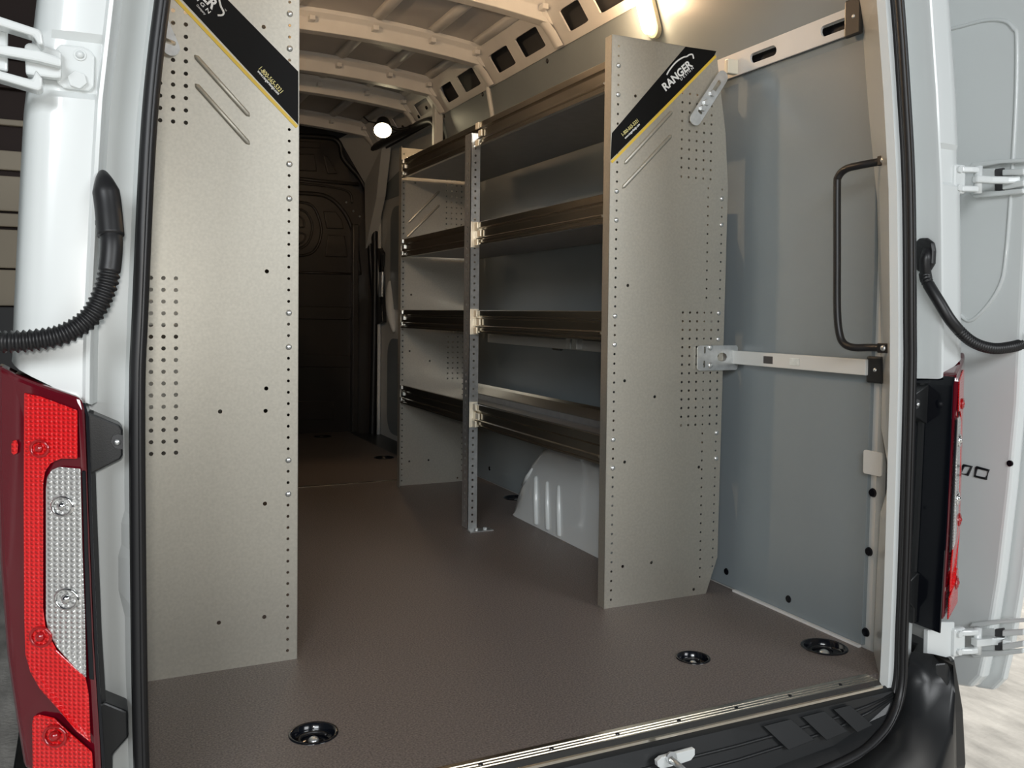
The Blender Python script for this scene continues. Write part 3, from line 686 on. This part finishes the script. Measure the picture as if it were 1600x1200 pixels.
# ================================================================ SHELVING UNITS
def shelving(sgn, xf, y0, label, rows):
    """xf: x of the front edges, sgn: direction towards the wall"""
    U = empty('shelving_unit', (xf + sgn * .2, y0 + .9, 0), label, 'shelving', 'steel van shelving units')
    X = lambda d: xf + sgn * d
    out = [(X(0), .0), (X(.335), .0), (X(.373), .10), (X(.387), 1.15), (X(.375), 1.30), (X(.338), 1.523), (X(.0), 1.523)]
    if sgn < 0: out = out[::-1]
    H = []; P_ = .0254
    hole = lambda d, z, r=.0040: H.append(circ(X(d), z, r))
    bolts = []
    R_ = sgn > 0
    fz = [z for z in [.022 + k * P_ for k in range(59)]]
    bz = {round((z - .022) / P_) for z in (1.445, 1.37, 1.115, 1.04, .79, .715, .46, .385, .33)}
    for k, z in enumerate(fz):
        if k in bz and k != 12: bolts.append((.021, z))
        hole(.0215, z, .0034)
    if R_:
        for k in range(14):
            for c in range(6): hole(.240 + .0243 * c, .482 + k * .0241, .0036 if c != 3 else .0026)
        for k in range(10):
            for c in range(5): hole(.227 + .0247 * c, 1.168 + k * .0253, .0036)
        for k in range(44):
            z = .05 + k * P_
            if not (.46 < z < .82) and z < 1.15: hole(.313 + .006 * (z > .5), z, .003)
            if z < 1.26 and not (.46 < z < .82): hole(.355 + .012 * min(1, z), z, .003)
        for u, v in ((981, 446), (976, 595), (1023, 620), (976, 722), (1092, 731 - 1), (973, 885), (1018, 879), (993, 150), (1108, 447), (957, 941), (1084, 921)):
            p = PY(u, v, y0); H.append(circ(p.x, p.z, .0045))
        for v in (310, 351, 489, 530, 676, 716):
            bolts.append((.366 if v < 480 else .362, PY(1122, v, y0).z))
    else:
        for k in range(10):
            for c in range(5): hole(.2375 + .0254 * c, 1.184 + k * .0257, .0046)
        for k in range(16):
            for c in range(5): hole(.2575 + .0246 * c, .484 + k * .0247, .0046)
        for u, v in ((417, 424), (416, 607), (344, 643), (415, 642), (414, 787), (413, 964), (342, 973), (412, 42)):
            p = PY(u, v, y0); H.append(circ(p.x, p.z, .0048))
    H2 = []
    for h in H:                                    # keep holes apart from each other and from the outline
        c = (sum(p[0] for p in h) / 8, sum(p[1] for p in h) / 8)
        if all((c[0] - q[0]) ** 2 + (c[1] - q[1]) ** 2 > .0115 ** 2 for q, _ in H2): H2.append((c, h))
    frame = lambda a, b, n: Vector((a, y0 + n, b))
    me = plate(out, [h for _, h in H2], .0016, frame).mesh('end_panel')
    EP = put('end_panel', me, 'panel_steel', U)
    fm = MB().box(min(X(0), X(.0018)), max(X(0), X(.0018)), y0, y0 + .034, .0, 1.523).mesh('flange')
    put('front_flange', fm, 'panel_steel', EP, .0007)
    bm_ = MB().box(min(X(.0), X(.33)), max(X(.0), X(.33)), y0, y0 + .02, 1.5215, 1.523).mesh('top_flange')
    put('top_flange', bm_, 'panel_steel', EP, .0005)
    # stiffening beads
    bead_m = []
    prs = (((975, 256), (1050, 174)), ((972, 294), (1049, 211))) if R_ else (((304, 86), (390, 182)), ((305, 131), (390, 226)))
    for a, b in prs:
        a, b = PY(*a, y0), PY(*b, y0); d = (b - a).normalized()
        me_ = MB().tube([a, a + d * .006, b - d * .006, b], [.0012, .0055, .0055, .0012], 10).mesh('bead'); bead_m.append(me_)
        put('stiffening_bead', me_, 'panel_steel', EP, 0, True)
    bolt_m = []
    for d, z in bolts:
        me_ = MB().dome((X(d), y0, z), (0, -1, 0), .0072, .005, 12).mesh('bolt'); bolt_m.append(me_); put('bolt', me_, 'zinc', EP, 0, True)
    # far end panel
    EP2 = put('end_panel', me, 'panel_steel', U); dy = 1.815; EP2.location = (0, dy, 0)
    for nm, mm, mt in [('front_flange', fm.copy(), 'panel_steel')] + [('stiffening_bead', m_, 'panel_steel') for m_ in bead_m]:
        if nm == 'front_flange':
            for v in mm.vertices: v.co.y -= .034
        o = put(nm, mm, mt, EP2, 0, nm != 'front_flange')
    # shelves
    for zt in (1.462, 1.110, .797, .462):
        ya, yb = y0 + .036, y0 + dy - .036
        S = MB().loft([[(X(.012), y, zt - .074), (X(.372), y, zt - .074), (X(.372), y, zt - .020), (X(.366), y, zt - .020), (X(.366), y, zt - .0725), (X(.012), y, zt - .0725)] for y in (ya, yb)], closed=True, cap=True).build('shelf', 'tray_steel', U)
        pr = [(.014, 0), (.002, 0), (.0, -.002), (.0, -.020), (.010, -.023), (.010, -.028), (.002, -.031), (.002, -.054), (-.002, -.057), (-.002, -.061), (.004, -.064), (.004, -.072), (0, -.075), (0, -.080), (.014, -.080), (.014, -.078), (.016, -.03), (.016, -.002)]
        MB().loft([[(X(d), y, zt + z) for d, z in pr] for y in (ya, yb)], closed=True, cap=True).build('front_rail', 'aluminium', S)
        MB().loft([[(X(.374), y, zt), (X(.366), y, zt), (X(.362), y, zt - .010), (X(.362), y, zt - .045), (X(.366), y, zt - .05), (X(.374), y, zt - .05)] for y in (ya, yb)], closed=True, cap=True).build('back_lip', 'aluminium', S)
        if R_:
            for dz, w in ((-.010, .018), (-.036, .022), (-.062, .018)):       # end clips at the far panel
                MB().box(X(-.004), X(.002), yb - .030 - w / 2 + (.012 if dz != -.036 else -.012), yb - .030 + w / 2 + (.012 if dz != -.036 else -.012), zt + dz - .008, zt + dz + .008).build('rail_clip', 'zinc', S, .001)
    # post in the middle of the unit
    yp = y0 + .935
    L1 = plate([(yp, .004), (yp + .056, .004), (yp + .056, 1.43), (yp, 1.43)], [circ(yp + .028, .03 + k * P_, .005, 6) for k in range(55)], .002, lambda a, b, n: Vector((X(-.014) + sgn * n, a, b)))
    po = L1.build('post', 'zinc', U)
    d0, d1 = sorted((X(-.014), X(.022)))
    L2 = plate([(d0, .004), (d1, .004), (d1, 1.43), (d0, 1.43)], [circ((d0 + d1) / 2, .03 + k * P_, .0045, 6) for k in range(55)], .002, lambda a, b, n: Vector((a, yp + n, b)))
    L2.build('post_leg', 'zinc', po)
    MB().box(X(-.02) if R_ else X(.07), X(.07) if R_ else X(-.02), yp - .045, yp - .002, 0, .005).build('post_foot', 'zinc', po, .001)
    for d in (.01, .045): MB().disc((X(d), yp - .025, .005), (0, 0, 1), .007, .007, 6).build('foot_bolt', 'zinc', po)
    for zt in (1.462, 1.110, .797, .462):
        a, b = sorted((X(-.012), X(.020)))
        if zt < 1.4: MB().box(a, b, yp - .003, yp, zt - .088, zt + .004).build('bracket_plate', 'cream_plate', po, .001)
        for dz, ys in ((-.012, .018), (-.042, .045), (-.072, .018)):
            MB().box(min(X(-.006), X(-.001)), max(X(-.006), X(-.001)), yp - ys - .028, yp - ys, zt + dz - .011, zt + dz + .011).build('rail_clip', 'cream_plate', po, .001)
    # black diagonal decal
    yd = y0 - .0010
    if R_:
        corner = [(956, 208), (1071, 73), (1119, 80), (1115, 89), (954, 250)]
        st_ = ((954, 252), (1117, 86))
    else:
        corner = [(466, 112), (466, 195), (270, -12), (345, -12), (355, 0)]
        corner = [(466, 112), (466, 195), (285, 0), (262, -25), (330, -25), (356, 0)]
        st_ = ((466, 197), (256, -25))
    MB().prism([PY(u, v, y0) for u, v in corner], (0, -.0008, 0)).build('decal', 'decal_black', EP)
    a, b = PY(*st_[0], y0), PY(*st_[1], y0); nrm = Vector(((b - a).z, 0, -(b - a).x)).normalized() * .0072
    if nrm.z > 0: nrm = -nrm
    MB().prism([a, b, b + nrm, a + nrm], (0, -.0011, 0)).build('decal_stripe', 'decal_yellow', EP)
    def txt(body, a, b, h, m, g=0.0, name='decal_lettering'):
        a, b = PY(*a, yd), PY(*b, yd); put(name, text_mesh(body, (a.x, a.z), (b.x, b.z), h, yd - .0004, g), m, EP)
    if R_:
        txt('RANGER', (1040, 142.5), (1082.5, 102.5), .0215, 'print_white', .035)
        txt('D E S I G N', (1064.5, 126), (1084, 107), .0072, 'print_white', .015)
        txt('1-800-565-5321', (973.5, 213), (998, 190), .0095, 'print_yellow', .015)
        txt('www.rangerdesign.com', (977, 217.5), (1000, 195), .006, 'print_white', .03)
        arcp = [(1041.7, 117), (1046.7, 108.3), (1056.7, 96.7), (1066.7, 90), (1073, 88.3), (1076.7, 85.8), (1081.7, 85.3), (1083.7, 91.7)]
    else:
        txt('RANGER', (271, -50), (332, 15.5), .0215, 'print_white', .035)
        txt('D E S I G N', (286, -23), (326, 21.5), .0072, 'print_white', .015)
        txt('1-800-565-5321', (404, 108), (438, 146), .0100, 'print_yellow', .015)
        txt('www.rangerdesign.com', (401.5, 111.5), (434.5, 148.5), .006, 'print_white', .03)
        txt('Company', (306.5, 8.5), (320, 23.7), .0045, 'print_white', .01)
        txt('TM', (350, 15), (353, 18), .003, 'print_white', .0)
        arcp = [(338, -20), (341, -8), (343, 2), (345, 10), (349, 18), (349, 22), (346, 24), (340, 24)]
    MB().tube(smooth_path([PY(u, v, yd - .0002) for u, v in arcp], 4), .0022, 6).build('decal_emblem', 'print_white', EP)
    return U, EP
UR, EPR = shelving(1, .430, .655, 'grey steel shelving unit with four shelves bolted along the right wall', 4)
UL, EPL = shelving(-1, -.388, .636, 'grey steel shelving unit on the left seen end on', 4)
# slotted braces that tie the end panels to the body
fy = lambda y: (lambda a, b, n: Vector((a, y - n, b)))
a, b = PY(1086, 190, .64), PY(1134, 115, .64); ang = math.atan2(b.z - a.z, b.x - a.x); L_ = (b - a).length; c = (a + b) / 2
def alongd(d): return (c.x + math.cos(ang) * d, c.z + math.sin(ang) * d)
br = plate(slot(c.x, c.z, L_ + .014, .036, 6, ang), [slot(*alongd(.036), .055, .012, 6, ang), slot(*alongd(-.020), .014, .010, 6, ang), slot(*alongd(-.052), .008, .016, 6, ang)], .003, fy(.648)).build('slotted_brace', 'zinc', UR)
for d in (-.038, -.018, .016): x, z = alongd(d); MB().disc((x, .645, z), (0, -1, 0), .0095, .006, 6).build('brace_bolt', 'zinc', br, .001)
MB().box(.800, .835, .642, .66, 1.465, 1.505).build('brace_tab', 'cream_plate', br, .002)
a, b = PY(252, 40, .63), PY(266, 72, .63); ang = math.atan2(b.z - a.z, b.x - a.x)
br = plate(slot(a.x - .0, a.z - .0, .13, .034, 6, ang), [slot(a.x + math.cos(ang) * .035, a.z + math.sin(ang) * .035, .03, .010, 6, ang + .9)], .003, fy(.628)).build('slotted_brace', 'zinc', UL)
# plate that clamps the right panel to the lashing rail
p, q = PY(1090, 540, .648), PY(1152, 578, .648)
cl = plate(rrect(p.x, q.x, q.z, p.z, .008), [slot(PY(1128, 558, .648).x, PY(1128, 558, .648).z, .034, .024, 4), slot(PY(1101, 547, .648).x, PY(1101, 547, .648).z, .006, .020, 4), slot(PY(1100, 569, .648).x, PY(1100, 569, .648).z, .006, .020, 4)], .003, fy(.650)).build('clamp_plate', 'zinc', UR)
for u, v in ((1110, 543), (1110, 571)): MB().dome(PY(u, v, .646), (0, -1, 0), .0085, .005).build('clamp_bolt', 'zinc', cl, 0, True)
cl2 = MB().box(.815, .842, 1.565, 1.60, .655, .705).build('clamp_plate', 'zinc', UR, .002); MB().box(.815, .842, 1.515, 1.555, .655, .705).build('clamp_tab', 'zinc', cl2, .002)

# ================================================================ LAMPS
def strip_lamp(sgn, y, label, power):
    z0, z1 = 1.665, 1.86
    pt = lambda t, n: Vector((MID + sgn * (wx(z0 + (z1 - z0) * t) + .006 - n), y + .03 * (t - .5) * (1 if sgn > 0 else 1), z0 + (z1 - z0) * t))
    T = empty('cargo_lamp', pt(.5, 0), label, 'lamp', 'warm lamps on the van walls')
    def pill(w, n0, n1, lo, hi, name, m):
        o = slot(0, (lo + hi) / 2 * (z1 - z0), w, (hi - lo) * (z1 - z0), 12)
        secs = [[pt(b / (z1 - z0), n) + Vector((0, a, 0)) for a, b in o] for n in (n0, n1)]
        secs.append([pt((b - (lo + hi) / 2 * (z1 - z0)) * .86 / (z1 - z0) + (lo + hi) / 2, n1 + .004) + Vector((0, a * .8, 0)) for a, b in o])
        MB().loft(secs, closed=True, cap=True).build(name, m, T, 0)
    pill(.066, 0, .014, 0, 1, 'lamp_base', 'lamp_body'); pill(.050, .012, .034, .05, .95, 'lamp_lens', 'lamp_glow')
    d = bpy.data.lights.new('lamp_light', 'POINT'); d.energy = power; d.color = WARM; d.shadow_soft_size = .02
    o = bpy.data.objects.new('lamp_light', d); COL.objects.link(o); o.location = pt(.5, .080)
    o.parent = T; o.matrix_parent_inverse = Matrix.Translation(-LOC[T.name])
    return T
strip_lamp(1, 1.035, 'glowing strip lamp above the right shelving end panel', 5)
strip_lamp(-1, 1.035, 'unseen glowing strip lamp added high on the left wall', 22)  # unseen lamp, added to throw warm light on the right upper wall
fc = Vector((.60, 3.30, 1.765))
T = empty('work_lamp', fc, 'glowing swivel spotlight under the roof above the sliding door', 'lamp')
dirn = (Vector((.0, 1.6, .0)) - fc).normalized()
MB().disc(fc - dirn * .01, -dirn, .052, .075, 20, .034).build('lamp_housing', 'black_plastic', T, .006)
MB().disc(fc - dirn * .012, dirn, .052, .014, 20, .050).build('lamp_rim', 'black_plastic', T, .002)
MB().dome(fc + dirn * .002, dirn, .047, .010, 20).build('lamp_lens', 'lamp_glow', T, 0, True)
MB().tube([fc - dirn * .05 + Vector((.02, 0, .0)), fc + Vector((.10, .05, .02)), Vector((.762, 3.34, 1.80)), Vector((.79, 3.34, 1.80))], .010, 8).build('lamp_bracket', 'black_plastic', T, 0, True)
MB().tube([fc - dirn * .06, fc + Vector((-.05, .10, .06)), fc + Vector((-.07, .13, .09))], .004, 6).build('lamp_cable', 'rubber', T, 0, True)
d = bpy.data.lights.new('lamp_light', 'SPOT'); d.energy = 7; d.color = WARM; d.spot_size = math.radians(100); d.spot_blend = .6; d.shadow_soft_size = .03
o = bpy.data.objects.new('lamp_light', d); COL.objects.link(o); o.location = fc + dirn * .03; o.rotation_euler = dirn.to_track_quat('-Z', 'Y').to_euler(); o.parent = T; o.matrix_parent_inverse = Matrix.Translation(-LOC[T.name])
